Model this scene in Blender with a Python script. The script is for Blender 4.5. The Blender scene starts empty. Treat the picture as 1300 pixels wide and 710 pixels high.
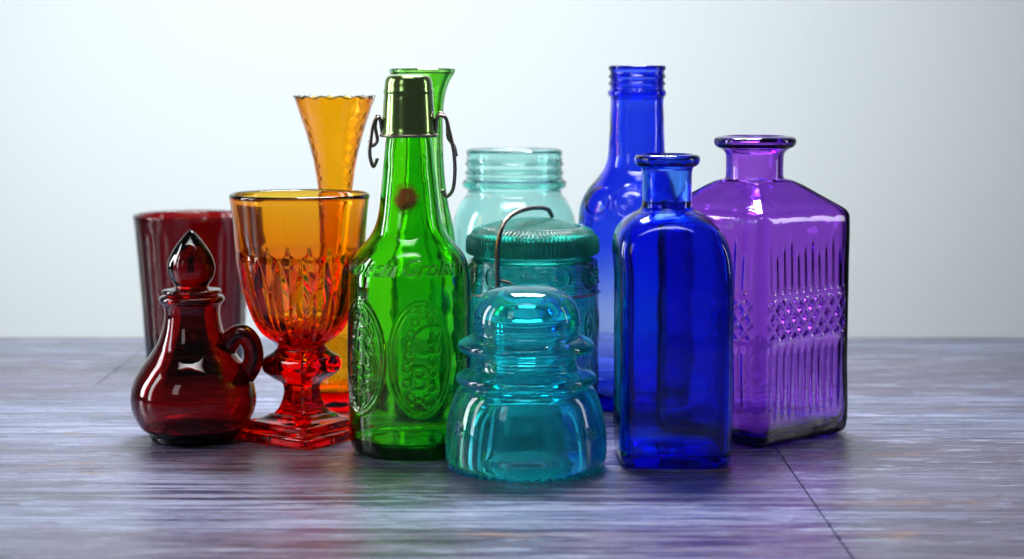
import bpy, math, random
import numpy as np
from mathutils import Vector
from mathutils.bvhtree import BVHTree
random.seed(4)
scn=bpy.context.scene
COL=scn.collection
rad=math.radians

# ---------------------------------------------------------------- materials
def new_mat(name):
    m=bpy.data.materials.new(name); m.use_nodes=True
    nt=m.node_tree; nt.nodes.clear()
    o=nt.nodes.new('ShaderNodeOutputMaterial')
    return m,nt,o
def glass(name,T,L=0.006,rough=0.0,bump=0.25,bscale=28,ior=1.48,dust=0.0,dmin=0.0,dcol=(.35,.5,.5)):
    """coloured glass: clear dielectric surface + absorbing volume (T = transmission over L metres)"""
    m,nt,o=new_mat(name); N=nt.nodes; K=nt.links
    g=N.new('ShaderNodeBsdfGlass'); g.inputs['Roughness'].default_value=rough; g.inputs['IOR'].default_value=ior
    g.inputs['Color'].default_value=(1,1,1,1)
    tc=N.new('ShaderNodeTexCoord')
    n1=N.new('ShaderNodeTexNoise'); n1.inputs['Scale'].default_value=bscale; n1.inputs['Detail'].default_value=1.5
    K.new(tc.outputs['Object'],n1.inputs['Vector'])
    b=N.new('ShaderNodeBump'); b.inputs['Strength'].default_value=bump; b.inputs['Distance'].default_value=0.002
    K.new(n1.outputs['Fac'],b.inputs['Height']); K.new(b.outputs['Normal'],g.inputs['Normal'])
    surf=g.outputs[0]
    if dust>0:
        d=N.new('ShaderNodeBsdfDiffuse'); d.inputs['Color'].default_value=(*dcol,1)
        tr=N.new('ShaderNodeBsdfTranslucent'); tr.inputs['Color'].default_value=(*dcol,1)
        md=N.new('ShaderNodeMixShader'); md.inputs['Fac'].default_value=.55; K.new(d.outputs[0],md.inputs[1]); K.new(tr.outputs[0],md.inputs[2])
        n2=N.new('ShaderNodeTexNoise'); n2.inputs['Scale'].default_value=70; n2.inputs['Detail'].default_value=7
        K.new(tc.outputs['Object'],n2.inputs['Vector'])
        r=N.new('ShaderNodeMapRange'); r.inputs['From Min'].default_value=.38; r.inputs['From Max'].default_value=.72
        r.inputs['To Min'].default_value=dmin; r.inputs['To Max'].default_value=dust
        K.new(n2.outputs['Fac'],r.inputs['Value'])
        mx=N.new('ShaderNodeMixShader'); K.new(r.outputs[0],mx.inputs['Fac']); K.new(g.outputs[0],mx.inputs[1]); K.new(md.outputs[0],mx.inputs[2])
        surf=mx.outputs[0]
    K.new(surf,o.inputs['Surface'])
    s=[-math.log(max(t,1e-5))/L for t in T]; dmax=max(s)
    a=N.new('ShaderNodeVolumeAbsorption'); a.inputs['Density'].default_value=dmax
    a.inputs['Color'].default_value=(1-s[0]/dmax,1-s[1]/dmax,1-s[2]/dmax,1)
    K.new(a.outputs[0],o.inputs['Volume'])
    return m
def metal(name,col,rough=.3,metallic=1.0):
    m,nt,o=new_mat(name); p=nt.nodes.new('ShaderNodeBsdfPrincipled')
    n=nt.nodes.new('ShaderNodeTexNoise'); n.inputs['Scale'].default_value=220; n.inputs['Detail'].default_value=4
    tc=nt.nodes.new('ShaderNodeTexCoord'); nt.links.new(tc.outputs['Object'],n.inputs['Vector'])
    mr=nt.nodes.new('ShaderNodeMapRange'); mr.inputs['To Min'].default_value=rough*.6; mr.inputs['To Max'].default_value=rough*1.5
    nt.links.new(n.outputs['Fac'],mr.inputs['Value']); nt.links.new(mr.outputs[0],p.inputs['Roughness'])
    p.inputs['Base Color'].default_value=(*col,1); p.inputs['Metallic'].default_value=metallic
    nt.links.new(p.outputs[0],o.inputs['Surface'])
    return m
def spot_mat(name,col,R):
    """thin see-through spot that fades out towards its edge"""
    m,nt,o=new_mat(name); N=nt.nodes; K=nt.links
    p=N.new('ShaderNodeBsdfPrincipled'); p.inputs['Base Color'].default_value=(*col,1); p.inputs['Roughness'].default_value=.3
    t=N.new('ShaderNodeBsdfTransparent'); tc=N.new('ShaderNodeTexCoord')
    mp=N.new('ShaderNodeMapping'); mp.inputs['Scale'].default_value=(1/R,0,.85/R)
    g=N.new('ShaderNodeTexGradient'); g.gradient_type='SPHERICAL'
    K.new(tc.outputs['Object'],mp.inputs['Vector']); K.new(mp.outputs[0],g.inputs['Vector'])
    n=N.new('ShaderNodeTexNoise'); n.inputs['Scale'].default_value=160; K.new(tc.outputs['Object'],n.inputs['Vector'])
    a=N.new('ShaderNodeMath'); a.operation='MULTIPLY_ADD'; K.new(n.outputs['Fac'],a.inputs[0]); a.inputs[1].default_value=.5; K.new(g.outputs['Fac'],a.inputs[2])
    r=N.new('ShaderNodeMapRange'); r.inputs['From Min'].default_value=.30; r.inputs['From Max'].default_value=.75; r.inputs['To Max'].default_value=.95
    K.new(a.outputs[0],r.inputs['Value'])
    mx=N.new('ShaderNodeMixShader'); K.new(r.outputs[0],mx.inputs['Fac']); K.new(t.outputs[0],mx.inputs[1]); K.new(p.outputs[0],mx.inputs[2])
    K.new(mx.outputs[0],o.inputs['Surface']); return m

def wood_mat():
    m,nt,o=new_mat('weathered_painted_wood'); N=nt.nodes; K=nt.links
    p=N.new('ShaderNodeBsdfPrincipled'); tc=N.new('ShaderNodeTexCoord')
    def noise(sx,sy,detail,dist=0,rough=.55,seed=0.0):
        mp=N.new('ShaderNodeMapping'); mp.inputs['Scale'].default_value=(sx,sy,1); mp.inputs['Location'].default_value=(seed,seed*1.7,seed*.6); K.new(tc.outputs['Object'],mp.inputs['Vector'])
        n=N.new('ShaderNodeTexNoise'); n.inputs['Scale'].default_value=1; n.inputs['Detail'].default_value=detail
        n.inputs['Distortion'].default_value=dist; n.inputs['Roughness'].default_value=rough
        K.new(mp.outputs[0],n.inputs['Vector']); return n.outputs['Fac']
    def ramp(f,stops):
        r=N.new('ShaderNodeValToRGB'); e=r.color_ramp.elements
        e[0].position,e[0].color=stops[0][0],(*stops[0][1],1); e[1].position,e[1].color=stops[1][0],(*stops[1][1],1)
        for s in stops[2:]:
            x=e.new(s[0]); x.color=(*s[1],1)
        K.new(f,r.inputs['Fac']); return r.outputs['Color']
    def mix(f,a,b,mode='MIX'):
        x=N.new('ShaderNodeMix'); x.data_type='RGBA'; x.blend_type=mode
        if isinstance(f,float): x.inputs[0].default_value=f
        else: K.new(f,x.inputs[0])
        for s,i in ((a,6),(b,7)):
            if isinstance(s,tuple): x.inputs[i].default_value=(*s,1)
            else: K.new(s,x.inputs[i])
        return x.outputs[2]
    fine=noise(6,110,10,.15,.76)
    streak=noise(1.5,18,8,.4,.70,3.1)
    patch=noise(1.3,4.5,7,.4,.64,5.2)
    scuff=noise(16,95,9,.2,.80,7.7)
    base=ramp(streak,[(.43,(.036,.032,.075)),(.57,(.19,.215,.35)),(.5,(.095,.100,.185))])
    base=mix(.45,base,ramp(fine,[(.44,(.015,.013,.036)),(.57,(.27,.30,.45))]))
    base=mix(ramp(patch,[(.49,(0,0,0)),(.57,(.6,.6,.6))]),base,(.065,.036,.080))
    base=mix(ramp(scuff,[(.56,(0,0,0)),(.59,(.5,.5,.5))]),base,(.36,.41,.55))
    pits=noise(34,100,6,.2,.7,11.3)
    base=mix(ramp(pits,[(.35,(.85,.85,.85)),(.38,(0,0,0))]),base,(.018,.014,.028))
    worn=noise(8,34,9,.5,.76,2.2)
    base=mix(ramp(worn,[(.60,(0,0,0)),(.63,(.7,.7,.7))]),base,(.19,.10,.068))
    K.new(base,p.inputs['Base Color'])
    rr=N.new('ShaderNodeMapRange'); K.new(fine,rr.inputs['Value']); rr.inputs['From Min'].default_value=.42; rr.inputs['From Max'].default_value=.60
    rr.inputs['To Min'].default_value=.14; rr.inputs['To Max'].default_value=.38
    K.new(rr.outputs[0],p.inputs['Roughness'])
    b=N.new('ShaderNodeBump'); b.inputs['Strength'].default_value=.4; b.inputs['Distance'].default_value=.0012
    K.new(fine,b.inputs['Height']); 
    b2=N.new('ShaderNodeBump'); b2.inputs['Strength'].default_value=.25; b2.inputs['Distance'].default_value=.004
    K.new(streak,b2.inputs['Height']); K.new(b.outputs[0],b2.inputs['Normal'])
    K.new(b2.outputs[0],p.inputs['Normal'])
    K.new(p.outputs[0],o.inputs['Surface'])
    return m
def wall_mat():
    m,nt,o=new_mat('pale_plaster'); N=nt.nodes; K=nt.links
    p=N.new('ShaderNodeBsdfPrincipled'); tc=N.new('ShaderNodeTexCoord')
    n=N.new('ShaderNodeTexNoise'); n.inputs['Scale'].default_value=1.3; n.inputs['Detail'].default_value=3; K.new(tc.outputs['Object'],n.inputs['Vector'])
    r=N.new('ShaderNodeValToRGB'); r.color_ramp.elements[0].color=(.72,.785,.80,1); r.color_ramp.elements[1].color=(.77,.83,.835,1)
    K.new(n.outputs['Fac'],r.inputs['Fac']); K.new(r.outputs[0],p.inputs['Base Color']); p.inputs['Roughness'].default_value=.9
    K.new(p.outputs[0],o.inputs['Surface']); return m

# ---------------------------------------------------------------- geometry helpers
def spline(pts,n=6):
    """centripetal Catmull-Rom through 2D/3D points"""
    P=[np.array(p,float) for p in pts]
    P=[2*P[0]-P[1]]+P+[2*P[-1]-P[-2]]
    out=[]
    for i in range(1,len(P)-2):
        p0,p1,p2,p3=P[i-1:i+3]
        t0=0; t1=t0+max(np.linalg.norm(p1-p0),1e-9)**.5; t2=t1+max(np.linalg.norm(p2-p1),1e-9)**.5; t3=t2+max(np.linalg.norm(p3-p2),1e-9)**.5
        for t in np.linspace(t1,t2,n,endpoint=False):
            A1=(t1-t)/(t1-t0)*p0+(t-t0)/(t1-t0)*p1
            A2=(t2-t)/(t2-t1)*p1+(t-t1)/(t2-t1)*p2
            A3=(t3-t)/(t3-t2)*p2+(t-t2)/(t3-t2)*p3
            B1=(t2-t)/(t2-t0)*A1+(t-t0)/(t2-t0)*A2
            B2=(t3-t)/(t3-t1)*A2+(t-t1)/(t3-t1)*A3
            out.append((t2-t)/(t2-t1)*B1+(t-t1)/(t2-t1)*B2)
    out.append(P[-2])
    return [tuple(x) for x in out]
def refine(pts,maxd):
    out=[pts[0]]
    for a,b in zip(pts,pts[1:]):
        d=math.hypot(b[0]-a[0],b[1]-a[1]); n=max(1,int(math.ceil(d/maxd)))
        for k in range(1,n+1): out.append((a[0]+(b[0]-a[0])*k/n,a[1]+(b[1]-a[1])*k/n))
    return out
def scale(pts,kr,kz): return [(max(r,0)*kr,z*kz) for r,z in pts]
def inward(outer,t,zb):
    """inner wall: outer profile offset by wall thickness t, from rim down to a floor at zb"""
    res=[]; n=len(outer)
    for i in range(n):
        a=outer[max(i-1,0)]; b=outer[min(i+1,n-1)]
        dx,dz=b[0]-a[0],b[1]-a[1]; l=math.hypot(dx,dz) or 1
        res.append((outer[i][0]-dz/l*t, outer[i][1]+dx/l*t))
    top=outer[-1]
    res=[p for p in res if p[1]>zb+.004 and p[0]>t and p[1]<top[1]-.0005]
    res.reverse(); out=[]; z=1e9
    for p in res:
        if p[1]<z: out.append(p); z=p[1]
    r,z=out[-1]
    out+= [(r*.985,zb+.0022),(r*.92,zb+.0006),(r*.75,zb),(r*.4,zb),(0,zb+.0006)]
    return out
def mesh_obj(name,V,F,mat,loc=(0,0,0),parent=None,smooth=True):
    me=bpy.data.meshes.new(name); me.from_pydata(V,[],F); me.validate(); me.update()
    if smooth: me.polygons.foreach_set('use_smooth',[True]*len(me.polygons))
    if mat: me.materials.append(mat)
    ob=bpy.data.objects.new(name,me); COL.objects.link(ob); ob.location=loc
    if parent: ob.parent=parent
    return ob
def lathe(name,outer,inner,mat,fo=None,fi=None,thetas=None,seg=160,loc=(0,0,0),parent=None,rot=0):
    prof=[(r,z,0) for r,z in outer]+[(r,z,1) for r,z in (inner or [])]
    if thetas is None: thetas=[2*math.pi*i/seg for i in range(seg)]
    S=len(thetas); V=[];rings=[]
    for r,z,k in prof:
        if r<1e-6:
            rings.append((len(V),1)); V.append((0,0,z)); continue
        rings.append((len(V),S)); f=(fo,fi)[k]
        for t in thetas:
            R,Z=(f(t,z,r) if f else (r,z))
            V.append((R*math.cos(t),R*math.sin(t),Z))
    F=[]
    for (a,na),(b,nb) in zip(rings,rings[1:]):
        if na==1 and nb==1: continue
        for i in range(S):
            j=(i+1)%S
            if na==1: F.append((a,b+j,b+i))
            elif nb==1: F.append((a+i,a+j,b))
            else: F.append((a+i,a+j,b+j,b+i))
    A=np.array(V); vol=0
    T=[];
    for f in F:
        T.append((f[0],f[1],f[2]))
        if len(f)==4: T.append((f[0],f[2],f[3]))
    T=np.array(T); vol=np.einsum('ij,ij->i',A[T[:,0]],np.cross(A[T[:,1]],A[T[:,2]])).sum()
    if vol<0: F=[tuple(reversed(f)) for f in F]
    ob=mesh_obj(name,V,F,mat,loc,parent); ob.rotation_euler[2]=rot
    return ob
def tube(name,pts,r,mat,loc=(0,0,0),parent=None,n=8,seg=14,flat=1.0):
    P=[Vector(p) for p in spline(pts,n)]
    V=[];F=[];up=None
    for i,p in enumerate(P):
        d=(P[min(i+1,len(P)-1)]-P[max(i-1,0)]).normalized()
        if up is None: up=d.orthogonal().normalized()
        up=(up-d*up.dot(d)).normalized(); s=d.cross(up)
        rr=r(i/(len(P)-1)) if callable(r) else r
        for k in range(seg):
            a=2*math.pi*k/seg
            V.append(tuple(p+up*math.cos(a)*rr+s*math.sin(a)*rr*flat))
    for i in range(len(P)-1):
        for k in range(seg):
            a=i*seg+k; b=i*seg+(k+1)%seg
            F.append((a,b,b+seg,a+seg))
    F.append(tuple(reversed(range(seg)))); F.append(tuple(range((len(P)-1)*seg,len(P)*seg)))
    return mesh_obj(name,V,F,mat,loc,parent)
def empty(name,loc,rot=0):
    e=bpy.data.objects.new(name,None); e.empty_display_size=.03; COL.objects.link(e); e.location=loc; e.rotation_euler[2]=rot
    return e
def tag(ob,label,cat,group=None):
    ob['label']=label; ob['category']=cat
    if group: ob['group']=group
def sqf(t,n): return (abs(math.cos(t))**n+abs(math.sin(t))**n)**(-1.0/n)
def sstep(a,b,x):
    x=min(1,max(0,(x-a)/(b-a))); return x*x*(3-2*x)
def letter_bvh(body,size,shear=0,bold=0.0):
    c=bpy.data.curves.new('t','FONT'); c.body=body; c.size=size; c.shear=shear; c.align_x='CENTER'; c.align_y='CENTER'; c.offset=bold
    ob=bpy.data.objects.new('t',c); COL.objects.link(ob); bpy.context.view_layer.update()
    me=bpy.data.meshes.new_from_object(ob.evaluated_get(bpy.context.evaluated_depsgraph_get()))
    vs=[v.co.copy() for v in me.vertices]; ps=[tuple(p.vertices) for p in me.polygons]
    bx=(max(v.x for v in vs),max(v.y for v in vs),min(v.x for v in vs),min(v.y for v in vs))
    bpy.data.objects.remove(ob); bpy.data.meshes.remove(me); bpy.data.curves.remove(c)
    return BVHTree.FromPolygons(vs,ps),bx
def letter_val(tb,u,v,e=.00025):
    bv,bx=tb
    if u>bx[0]+e or v>bx[1]+e or u<bx[2]-e or v<bx[3]-e: return 0
    s=0
    for du,dv in ((0,0),(e,0),(-e,0),(0,e),(0,-e)):
        if bv.ray_cast(Vector((u+du,v+dv,1)),Vector((0,0,-1)))[0] is not None: s+=1
    return s/5
def wrap(a):
    while a>math.pi:a-=2*math.pi
    while a<-math.pi:a+=2*math.pi
    return a
FRONT=-math.pi/2
def front_thetas(nf,nb):
    return [-math.pi+math.pi*i/nf for i in range(nf)]+[math.pi*i/nb for i in range(nb)]

# ---------------------------------------------------------------- setting
wood=wood_mat()
def slab(V,F,x0,x1,y0,y1,z0=-.035,z1=0,b=.0005):
    o=len(V)
    V+=[(x0,y0,z0),(x1,y0,z0),(x1,y1,z0),(x0,y1,z0),(x0,y0,z1-b),(x1,y0,z1-b),(x1,y1,z1-b),(x0,y1,z1-b),
        (x0+b,y0+b,z1),(x1-b,y0+b,z1),(x1-b,y1-b,z1),(x0+b,y1-b,z1)]
    for f in ((3,2,1,0),(0,1,5,4),(1,2,6,5),(2,3,7,6),(3,0,4,7),(4,5,9,8),(5,6,10,9),(6,7,11,10),(7,4,8,11),(8,9,10,11)):
        F.append(tuple(i+o for i in f))
V=[];F=[]
g=.0003
for y0,y1,cuts in ((-.25,1.62,(-1.3,.19,1.3)),(1.62,1.91,(-1.3,-.36,1.3))):
    for a,b in zip(cuts,cuts[1:]): slab(V,F,a+g,b-g,y0+g,y1-g)
slab(V,F,-1.28,1.28,-.23,1.89,-.06,-.036)
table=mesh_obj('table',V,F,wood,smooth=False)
table['kind']='structure'
V=[(-2.4,2.25,-.9),(2.4,2.25,-.9),(2.4,2.25,1.5),(-2.4,2.25,1.5),(-2.4,2.31,-.9),(2.4,2.31,-.9),(2.4,2.31,1.5),(-2.4,2.31,1.5)]
F=[(0,1,2,3),(5,4,7,6),(4,0,3,7),(1,5,6,2),(3,2,6,7),(4,5,1,0)]
wall=mesh_obj('wall',V,F,wall_mat(),smooth=False); wall['kind']='structure'

# ---------------------------------------------------------------- glass colours
M_ruby=glass('ruby_glass',(.17,.0002,.0004),.006,bump=.25)
M_cruet=glass('deep_ruby_glass',(.22,.001,.002),.008,bump=.3)
M_orange=glass('orange_glass',(.958,.33,.002),.006,bump=.2)
M_amber=glass('amber_glass',(.985,.38,.003),.006,bump=.4,bscale=60)
M_green=glass('green_glass',(.105,.72,.004),.006,bump=.7,bscale=35)
M_vgreen=glass('vivid_green_glass',(.12,.64,.02),.006,bump=.4)
M_aqua=glass('pale_aqua_glass',(.50,.90,.85),.006,bump=.45)
M_teal=glass('teal_glass',(.02,.55,.54),.006,bump=.3,dust=.10,dcol=(.05,.55,.55))
M_lid=glass('teal_lid_glass',(.04,.50,.44),.006,rough=.2,bump=.3,dust=.65,dmin=.28,dcol=(.045,.33,.28))
M_ins=glass('insulator_aqua_glass',(.012,.57,.66),.035,rough=.0,bump=.12,bscale=30,dust=.34,dmin=.06,dcol=(.10,.60,.70))
M_cobalt=glass('cobalt_glass',(.013,.105,.95),.006,rough=.075,bump=.8,bscale=26)
M_blue=glass('blue_glass',(.034,.085,.92),.006,bump=1.1,bscale=34)
M_purple=glass('purple_glass',(.44,.15,.80),.006,bump=.5,bscale=34)
M_wire=metal('aged_wire',(.30,.25,.22),.3)
M_cap=metal('green_metal',(.30,.46,.16),.16,.95)
M_spot=spot_mat('red_brown_spot',(.36,.03,.012),.0110)  # soft red-brown spot on the front of the bottle neck

# ---------------------------------------------------------------- red tumbler
kr,kz=.00073,.00073
o=refine(spline(scale([(0,3),(44,2),(57,0),(61,4),(63,20),(66.5,80),(70.5,135),(74,180),(75,187),(74.2,189)],kr,kz),5),.004)
def f(t,z,r):
    w=sstep(.004,.02,z)*(1-sstep(.118,.13,z)); fl=.014*(1-abs(math.cos(9*t)))
    return r*(1-fl*w),z
ob=lathe('red_tumbler',o,inward(o,.0038,.012),M_ruby,fo=f,seg=288,loc=(-.296,1.749,0))
tag(ob,'tall flared ruby red glass tumbler standing on the table','drinking glass')

# ---------------------------------------------------------------- amber vase
kr,kz=.00063,.000637
o=refine(spline(scale([(0,4),(48,0),(57,3),(60,15),(57,36),(45,60),(30,88),(21,120),(17,165),(17,200),(20,258),(26,305),(35,342),(45,373),(50,388),(51.5,392)],kr,kz),6),.0015)
def f(t,z,r):
    a=sstep(.14,.17,z)*(1-sstep(.235,.245,z))
    u=t*18/(2*math.pi); v=z/.010
    d=abs(((u+v)%1)-.5)*abs(((u-v)%1)-.5)*4
    top=sstep(.24,.25,z)
    return r*(1+top*.02*math.cos(14*t))-.0004*a*d, z+top*.0010*math.cos(14*t)
ob=lathe('amber_vase',o,inward(o,.0028,.014),M_amber,fo=f,fi=lambda t,z,r:(r*(1+sstep(.24,.25,z)*.02*math.cos(14*t)),z+sstep(.24,.25,z)*.0010*math.cos(14*t)),seg=240,loc=(-.1415,1.513,0))
tag(ob,'slender amber glass trumpet vase with scalloped rim behind the goblet','vase')

# ---------------------------------------------------------------- orange goblet
kr,kz=.000579,.000582
o=spline(scale([(0,3),(40,1.5),(60,0),(66,1.5),(67,4),(67,11),(65.5,13),(57,14.5),(54,16),(53.5,22),(52,24),(42,26),(36,29),(27,38),(22,50),(20,62),(22,70),(32,77),(43,87),(44,95),(42,103),(30,112),(28,117),(34,122),(50,135),(62,155),(70,180),(75,205),(78,225),(80.5,236),(82,245),(84,270),(87,300),(88.5,308),(87,311)],kr,kz),6)
o=refine(o,.0012)
i=spline(scale([(84,309),(79,272),(75,240),(70,215),(63,185),(54,158),(36,138),(18,131),(0,129)],kr,kz),8)
def f(t,z,r):
    h=z/kz
    if h<32:
        n=12-7*sstep(24,32,h); return r*sqf(t,n),z
    if h<124:
        w=1-sstep(112,124,h); return r*(1+(sqf(t,8)*.88-1)*w),z
    a=sstep(124,136,h)
    N=17; ph=(t*N/(2*math.pi))%1-.5
    w1=.5*min(1,max(0,(232-h)/52))**.7; d1=max(0,1-abs(ph)/max(w1,.01))*(h<232)
    ph2=((t*N/(2*math.pi))+.5)%1-.5
    w3=.44*max(0,1-min(1,abs(h-160)/34))**.7; d3=max(0,1-abs(ph2)/max(w3,.01)) if w3>0 else 0
    return r-a*kr*max(6.6*d1,5.0*d3)+kr*3.0*sstep(125,140,h)*(1-sstep(226,240,h)),z
ob=lathe('orange_goblet',o,i,M_orange,fo=f,seg=544,loc=(-.1553,1.381,0),rot=rad(45+11))
tag(ob,'orange cut glass goblet with faceted stem and square foot','goblet')

# ---------------------------------------------------------------- red cruet
kr,kz=.000577,.000578
cr=empty('red_cruet',(-.234,1.372,0))
tag(cr,'small dark ruby glass cruet with teardrop stopper and loop handle','cruet')
o=refine(spline(scale([(0,5),(36,3),(48,0),(54,2),(56,6),(57,10),(67,18),(75,32),(79,47),(78.5,62),(74,79),(65,95),(54,110),(45,124),(39,138),(35.5,153),(34.5,165),(36,173),(40,177.5),(41,181),(39,184.5),(34,186)],kr,kz),6),.002)
lathe('body',o,inward(o,.004,.010),M_cruet,seg=160,parent=cr)
o=refine(spline(scale([(0,176),(20,177),(24,183),(32,187),(37,189.5),(36,192.5),(25,194.5),(21,197),(24,203),(28,211),(29.5,220),(28,230),(23,241),(16,252),(8.5,261),(3,266.5),(0,268)],kr,kz),5),.0010)
def f(t,z,r):
    h=z/kz; w=sstep(199,210,h)*(1-sstep(240,262,h))
    return r*(1+w*.025*math.cos(7*t+h*.03)),z
lathe('stopper',o,None,glass('stopper_ruby_glass',(.34,.002,.004),.016,rough=.05,bump=.5,bscale=60),fo=f,seg=126,parent=cr)
hp=[(40,0,114),(51,-1,130),(61,-3,136),(70,-4,132),(77,-4,119),(77,-4,102),(71,-3,89),(62,0,80),(54,0,84)]
tube('handle',[(x*kr,y*kr,z*kz) for x,y,z in hp],lambda s:kr*(14-1.5*math.sin(s*math.pi)),M_cruet,parent=cr,n=8,seg=20)

# ---------------------------------------------------------------- green swing-top bottle
kr,kz=.000556,.000561
gb=empty('green_bottle',(-.0725,1.331,0))
tag(gb,'embossed green glass swing-top beer bottle with wire bail','bottle')
o=refine(spline(scale([(0,9),(38,6),(56,1),(66,0),(73,5),(77,14),(78.5,40),(78.5,120),(78.5,205),(78,220),(76,234),(71.5,247),(64,258.5),(55.5,268),(48,278),(42,292),(38,310),(35.5,334),(32.5,362),(30,388),(28.5,400),(27.5,410),(27,436),(25,446),(21,449)],kr,kz),6),.0006)
R0=.0436
T1=letter_bvh('Grolsch',.0155,.5,.0001); T2=letter_bvh('G',.030,.25,.0003); T3=letter_bvh('B',.026,.1,.0003)
T4=letter_bvh('BIER',.0080,0,.0001); T5=letter_bvh('R',.026,.2,.0003)
def ring(u,v,a,b,w):
    q=math.hypot(u/a,v/b); return math.exp(-(((q-1)*min(a,b))/w)**2)
def f(t,z,r):
    a=wrap(t-FRONT)
    if abs(a)>1.7: return r,z
    u=a*R0; h=z/kz; v=z
    d=0
    if h>218 and h<264:
        rr=.0415
        d=1.25*max(letter_val(T1,(a-rad(28))*rr,v-239*kz),letter_val(T1,(a+rad(50))*rr,v-239*kz))
    elif h<215 and h>20:
        for a0,A,am in ((rad(13),(T3,T2),.95),(rad(-50),(T3,T5),1.15)):
            uu=(a-a0)*R0; vv=v-128*kz
            if abs(uu)<.03 and abs(vv)<.05:
                e=max(ring(uu,vv,.0225,.040,.0006)*(.5 if a0>0 else 1),.5*ring(uu,vv,.0195,.0365,.0005))
                e=max(e,letter_val(A[0],uu+.002,vv+.014),letter_val(A[1],uu-.001,vv-.012))
                for k in range(16):
                    an=k*math.pi/8+.3; q=.8+.25*math.sin(7*k); cu,cv=.0150*q*math.cos(an),.031*q*math.sin(an)
                    e=max(e,.8*ring((uu-cu)*1.2,(vv-cv)*(1+.3*math.sin(5*k)),.0030,.0035,.0005))
                d=max(d,e*am)
        d=max(d,.8*letter_val(T4,(a-rad(13))*R0,v-190*kz),letter_val(T4,(a+rad(52))*R0,v-190*kz),.8*letter_val(T4,(a-rad(60))*R0,v-128*kz))
    return r+.0008*d,z
lathe('body',o,inward(o,.0034,.009),M_green,fo=f,thetas=front_thetas(520,110),parent=gb)
o=refine(spline(scale([(32,399),(34.5,400),(35.2,403),(34,407),(33,420),(31.5,445),(31,452),(31.4,456),(30.6,460),(29.5,469),(27,474),(20,476.5),(0,477.5)],kr,kz),6),.0015)
o=[(29.6*kr,402*kz)]+o
inn=scale([(0,472),(18,471),(24,468),(27,458),(28.2,440)],kr,kz)
lathe('cap',inn+o,None,M_cap,seg=96,parent=gb)
V=[];F=[];n=32; R1=36.8*kr
for j in range(6):
    q=j/5.0
    for k in range(n):
        a=2*math.pi*k/n; rr=.0104*q
        x=rr*math.cos(a); zz=rr*1.15*math.sin(a)
        V.append((x,-math.sqrt(R1**2-x*x)-.0004-zz*.09+R1,zz))
for j in range(5):
    for k in range(n):
        F.append((j*n+k,j*n+(k+1)%n,(j+1)*n+(k+1)%n,(j+1)*n+k))
mesh_obj('spot',V,F,M_spot,loc=(-.001,-R1,324*kz),parent=gb)
def ringpts(R,z,n=24): return [(R*math.cos(2*math.pi*k/n),R*math.sin(2*math.pi*k/n),z) for k in range(n+1)]
bail=tube('wire_bail',ringpts(35.2*kr,401*kz),.0011,M_wire,parent=gb,n=3)
for nm,pp in (('lever',[(33,-4,404),(38,-8,425),(46,-10,424),(52,-10,405),(57,-8,380),(58,0,352),(54,6,330),(47,8,324),(41,6,332)]),
              ('lever',[(-33,-4,404),(-37,-8,423),(-43,-10,418),(-47,-10,398),(-49,-8,378),(-45,0,362),(-40,4,372)]),
              ('hinge_loop',[(33,-3,418),(40,-4,429),(48,-4,420),(50,-3,398),(57,-2,388),(60,0,375)]),
              ('hinge_loop',[(-33,-3,416),(-39,-4,426),(-42,-4,412),(-40,-3,394),(-46,-2,388),(-50,0,395)])):
    tube(nm,[(x*kr,y*kr,z*kz) for x,y,z in pp],.0013,M_wire,parent=bail,n=6)

# ---------------------------------------------------------------- green vase
kr,kz=.000612,.00062
o=refine(spline(scale([(0,4),(34,0),(40,4),(43,25),(46,90),(46,160),(43,205),(38,240),(31,275),(27,310),(25.5,350),(26,385),(29,408),(35,424),(40.5,433),(41,437),(39,438.5)],kr,kz),6),.003)
ob=lathe('green_vase',o,inward(o,.0028,.012),M_vgreen,fo=lambda t,z,r:(r*(1+.012*math.cos(12*t)),z),seg=144,loc=(-.0694,1.47,0))
tag(ob,'bright green glass bud vase with flared lip behind the bottle','vase')

# ---------------------------------------------------------------- pale aqua jar
kr,kz=.00067,.000675
o=refine(spline(scale([(0,8),(55,4),(68,0),(76,5),(79,16),(79,100),(79,190),(78,208),(74,224),(66,239),(60,247),(60,252),(65,256),(65.5,262),(61,266),(60.5,270),(62.5,273),(60.5,276),(60,281),(62.5,284),(60.5,288),(60.5,297),(61,300),(59,302)],kr,kz),6),.003)
ob=lathe('aqua_jar',o,inward(spline(scale([(0,8),(55,4),(68,0),(76,5),(79,16),(79,190),(78,208),(74,224),(66,239),(61,248),(60.5,260),(60.5,280),(60.5,302)],kr,kz),8),.003,.007),M_aqua,seg=144,loc=(.002,1.60,0))
tag(ob,'open pale aqua glass canning jar with threaded mouth','jar')

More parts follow.
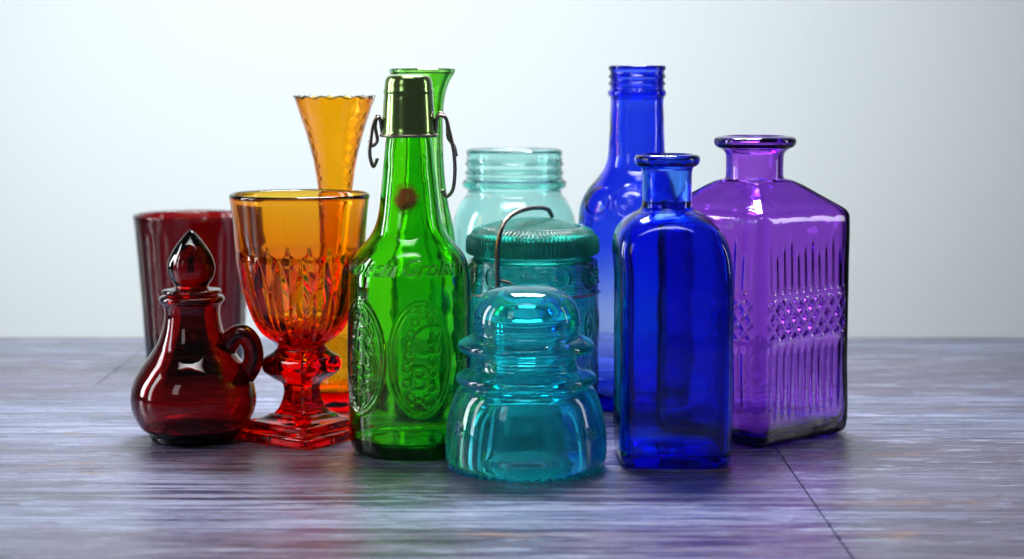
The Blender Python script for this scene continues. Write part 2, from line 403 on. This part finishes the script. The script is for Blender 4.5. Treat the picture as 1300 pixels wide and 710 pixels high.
# ---------------------------------------------------------------- teal jar with lid
kr,kz=.000612,.000616
tj=empty('teal_jar',(.0159,1.46,0)); tag(tj,'lidded teal pressed glass jar with ribs, stars and wire bail','jar')
prof=scale([(0,8),(55,4),(70,0),(80,5),(83,18),(84,60),(84,140),(83,165),(81.5,175),(80.5,182),(80,190),(79.5,197),(79,203),(75,206),(68,207)],kr,kz)
o=refine(spline(prof,6),.0008)
def star(uu,vv,R):
    q=math.hypot(uu,vv)
    if q>R: return 0
    an=math.atan2(vv,uu); return (1-q/R)*(.35+.65*abs(math.cos(6*an)))+.5*math.exp(-((q-R*.92)/.0007)**2)
def f(t,z,r):
    h=z/kz; d=0
    a=wrap(t-FRONT)
    if r/kr<76: return r,z
    if 168<h<204:
        for a0 in (-105,-70,-35,-5,25,60,95): d=max(d,3.2*star((a-rad(a0))*.051,z-186*kz,.0098))
        if d==0: d=1.1*(math.cos((h-173)/5*2*math.pi)*.5+.5)
    if 160<h<=168: d=.8*math.exp(-((h-164)/2.5)**2)
    if 20<h<158:
        u=a*16/(2*math.pi); ph=u%1-.5; vv=((h-20)/69)%1-.5
        q=math.hypot(ph*1.9,vv*1.9); d=max(d,.9*(math.cos(q*16)*.5+.5)*max(0,1-q))
    return r+.0011*d,z
lathe('body',o,inward(spline(prof,6),.0032,.008),M_teal,fo=f,thetas=front_thetas(380,120),parent=tj)
o=refine(spline(scale([(78,209),(81,209.5),(82.5,212),(82.5,225),(81.5,231),(78,236.5),(72,240.5),(62,244.5),(45,250),(22,254),(0,255)],kr,kz),6),.0008)
inn=spline(scale([(0,247),(20,246),(45,242),(60,237),(69,233),(75,228),(76,218),(77,210)],kr,kz),5)
def f(t,z,r):
    h=z/kz
    if h<208 : return r,z
    w=sstep(209,213,h)*(1-sstep(230,236,h))*(r/kr>79)
    return r+w*.0012*math.cos(90*t),z+(.0007*math.cos(90*t)*(64<r/kr<78))*(h>236)
lathe('lid',inn+o,None,M_lid,fo=f,seg=810,parent=tj)
bp=[(-42,-74,120),(-43,-78,160),(-44,-86,200),(-43,-88,228),(-38,-84,250),(-28,-66,262),(-10,-40,268),(8,-10,268),(20,10,264),(25,22,255)]
wb=tube('wire_bail',[(x*kr,y*kr,z*kz) for x,y,z in bp],.0018,M_wire,parent=tj,n=6)
tube('clasp',[(x*kr,y*kr,z*kz) for x,y,z in [(-40,-80,184),(-30,-82,182),(-20,-84,175),(-12,-85,165),(-22,-85,160),(-36,-82,163)]],.0012,M_wire,parent=wb,n=6)
tube('neck_wire',ringpts(85*kr,162*kz),.0009,M_wire,parent=tj,n=3)

# ---------------------------------------------------------------- glass insulator
kr=kz=.000537
inn=[(0,204),(12,203),(26,199),(36,190)]
for k in range(11): inn+=[(42.5,185-k*7.4),(37,181.3-k*7.4)]
inn+=[(43,97),(48,92),(58,86),(68,74),(77,44),(82,16),(84,5)]
out=[(88,0),(95,0),(100,4),(102.5,12),(103,24),(102.5,38),(100,56),(96,74),(91,89),(85,98.5),(79.5,101),(79,104),(85.5,105.5),(88.8,108),(89,113),(86.5,116.5),(76,120),(67,123.5),(64.5,128.5),(64.5,136),(67,141),(76,144),(84,146.5),(86,150),(85.5,155.5),(80,160.5),(71,165),(66.5,169.5),(66.5,175),(68.5,181),(67.5,192),(64.5,203),(58.5,213),(48.5,221),(36,226),(19,229),(0,229.5)]
A=spline(scale(inn,kr,kz),4); B=refine(spline(scale([inn[-1]]+out,kr,kz),7),.0008)
TN=letter_bvh('42',.012,0,.0002); TO=letter_bvh('No',.010,0,.0002)
def f(t,z,r):
    h=z/kz; a=wrap(t-FRONT); d=0
    if 35<h<75 and abs(a)<1.6 and r/kr>88:
        d=max(letter_val(TN,(a+rad(58))*.053,z-54*kz),letter_val(TO,(a-rad(52))*.053,z-50*kz))
    if h<4 and r/kr>84:
        z=z-.0024+.0024*abs(math.cos(24*t)); d+=.6*(1-abs(math.cos(24*t)))
    return r+.0009*d,z
ob=lathe('glass_insulator',A+B[1:],None,M_ins,fo=f,thetas=front_thetas(360,120),loc=(.0096,1.274,.0024))
tag(ob,'dusty aqua glass telegraph insulator with ridged dome on the table','insulator')

# ---------------------------------------------------------------- cobalt square bottle
kr,kz=.000560,.000560
pr=scale([(0,7),(45,4),(60,0),(66,3),(69,10),(70.5,120),(70.5,245),(70,262),(67.5,278),(62,291),(53,301.5),(42,308.5),(34,312.5),(31,317),(30.5,342),(31,359),(32.5,364),(37.5,367),(40,371),(40,376),(37,379.5),(31,380.5)],kr,kz)
o=refine(spline(pr,6),.003)
def nn(h): return 2+4.2*(1-sstep(250,314,h))
io=[(r+(.0016 if z>.178 and z<.203 else 0),z) for r,z in inward(o,.0034,.007)]
ob=lathe('cobalt_bottle',o,io,M_cobalt,fo=lambda t,z,r:(r*sqf(t,nn(z/kz)),z),fi=lambda t,z,r:(r*sqf(t,nn(z/kz)),z),seg=320,loc=(.1118,1.303,0),rot=rad(1))
for v in ob.data.vertices: v.co.x-=.0050*sstep(.12,.18,v.co.z)   # old hand-made bottle: neck set slightly off centre
tag(ob,'square cobalt blue glass bottle with rounded shoulders and open neck','bottle')

# ---------------------------------------------------------------- tall blue bottle
kr,kz=.000636,.000641
o=refine(spline(scale([(0,9),(50,5),(62,0),(70,5),(73,16),(73,120),(73,235),(71.5,250),(67,264),(59,277),(49,289),(41,300),(36.5,314),(35,335),(34,365),(34,388),(36.5,391),(36.5,396),(34,399),(34.5,403),(36.5,405),(34.5,408),(34,411),(36.5,413.5),(34.5,417),(34,420),(36,423),(35.5,427),(32,428)],kr,kz),6),.0012)
TB=letter_bvh('B',.012,0,.0002)
def f(t,z,r):
    a=wrap(t-FRONT); h=z/kz; d=0
    if 235<h<310 and abs(a)<1.5:
        u=(a+rad(8))*.040; v=(z-262*kz)
        d=max(ring(u,v,.015,.0125,.0008),.7*ring(u,v,.0115,.0095,.0006),letter_val(TB,u,v),ring(u-.030,v,.012,.011,.0008),ring(u+.030,v,.012,.011,.0008))
    return r+.0012*d,z
ob=lathe('blue_bottle',o,inward(spline(scale([(0,9),(50,5),(62,0),(73,16),(73,235),(71.5,250),(67,264),(59,277),(49,289),(41,300),(36.5,314),(35,335),(34,365),(34,400),(34,428)],kr,kz),8),.0036,.010),M_blue,fo=f,seg=360,loc=(.100,1.52,0))
tag(ob,'tall round royal blue glass bottle with threaded mouth','bottle')

# ---------------------------------------------------------------- purple decanter
kr,kz=.000590,.000594
pr=scale([(0,6),(60,4),(78,0),(85,3),(88,9),(88,100),(88,200),(88,270),(87.6,275.5),(86,280),(82.5,284.5),(72,292.5),(58,303),(46,312),(39,317.5),(36.5,323),(36,330),(36,340),(37,352),(42,357),(49,361),(51.5,366),(50.5,371),(44,373.5),(38,374)],kr,kz)
o=refine(spline(pr,6),.0010)
def nn2(h): return 2+18*(1-sstep(311,322,h))
def f(t,z,r):
    h=z/kz; R=r*sqf(t,nn2(h)); ft=((t+math.pi/4)%(math.pi/2))-math.pi/4; u=math.tan(ft)
    d=0
    face=int(((t+math.pi/4)%(2*math.pi))//(math.pi/2))
    vis=1 if face==3 else (sstep(.0,.35,u) if face==2 else 0)
    if 20<h<262 and vis>0:
        m=sstep(0,.08,.88-abs(u))*vis
        if 131<h<179:
            a=u*4.2; b=(h-131)/24.0
            p=abs(((a+b)%1)-.5)*2; q=abs(((a-b)%1)-.5)*2
            d=(3.0*(min(p,.6)*min(q,.6)/.36)-1.5)*m
        else:
            N=13; ph=(u*N/1.0*.5)%1-.5
            k=int(math.floor(u*N*.5)); 
            ln=(76,58,68)[k%3] if h>=180 else 98
            c=(h-184)/ln if h>=180 else (126-h)/ln
            if 0<c<1:
                w=.48*math.sqrt(max(0,1-c)); e=max(0,1-(ph/max(w,.02))**2)**1.5; d=-1.8*e*m*sstep(0,.15,c)*sstep(0,.3,1-c)
    return R+d*kr,z
ob=lathe('purple_decanter',o,inward(spline(pr,6),.0036,.008),M_purple,fo=f,fi=lambda t,z,r:(r*sqf(t,nn2(z/kz)*.8+.4),z),seg=760,loc=(.180,1.403,0),rot=rad(42.5))
tag(ob,'square violet glass decanter with pressed diamond band and flat lip','decanter')

# ---------------------------------------------------------------- camera
cd=bpy.data.cameras.new('camera'); cam=bpy.data.objects.new('camera',cd); COL.objects.link(cam)
cam.location=(0,0,.27); cam.rotation_euler=(rad(90-6.3),0,0)
cd.sensor_width=36; cd.lens=66.46; cd.clip_start=.01; cd.clip_end=50
cd.dof.use_dof=True; cd.dof.focus_distance=1.32; cd.dof.aperture_fstop=6.3
scn.camera=cam

# ---------------------------------------------------------------- light
def area(name,loc,target,sx,sy,power,col,spread=180):
    l=bpy.data.lights.new(name,'AREA'); l.shape='RECTANGLE'; l.size=sx; l.size_y=sy; l.energy=power; l.color=col; l.spread=rad(spread)
    ob=bpy.data.objects.new(name,l); COL.objects.link(ob); ob.location=loc
    ob.rotation_euler=(Vector(target)-Vector(loc)).to_track_quat('-Z','Y').to_euler(); return ob
area('wall_light',(-.17,.9,1.5),(-.17,2.25,.14),1.3,.4,7.4,(.96,.99,1.0),spread=64)
area('window_light',(-1.35,1.12,.5),(-.1,1.35,.12),.16,.85,4.2,(.93,.96,1.0))
area('window_light',(-1.35,1.55,.5),(-.1,1.35,.12),.20,.85,4.0,(.93,.96,1.0),spread=120)
area('window_light',(-.85,.1,.8),(-.05,1.3,.1),.30,.6,1.6,(.93,.96,1.0))
area('side_edge_fill',(1.3,1.45,.45),(.15,1.35,.1),.12,.7,.9,(.95,.96,1.0),spread=120)  # added strip lamp on the right for the blue and purple edges
area('top_back_fill',(.05,1.95,1.25),(.02,1.3,.0),.6,.35,7.5,(.97,.98,1.0),spread=65)  # added lamp above and behind, brightens the insulator and the table tints
w=bpy.data.worlds.new('World'); scn.world=w; w.use_nodes=True
w.node_tree.nodes['Background'].inputs[0].default_value=(.78,.84,1.0,1); w.node_tree.nodes['Background'].inputs[1].default_value=.06
scn.view_settings.view_transform='Standard'; scn.view_settings.look='None'; scn.view_settings.exposure=0
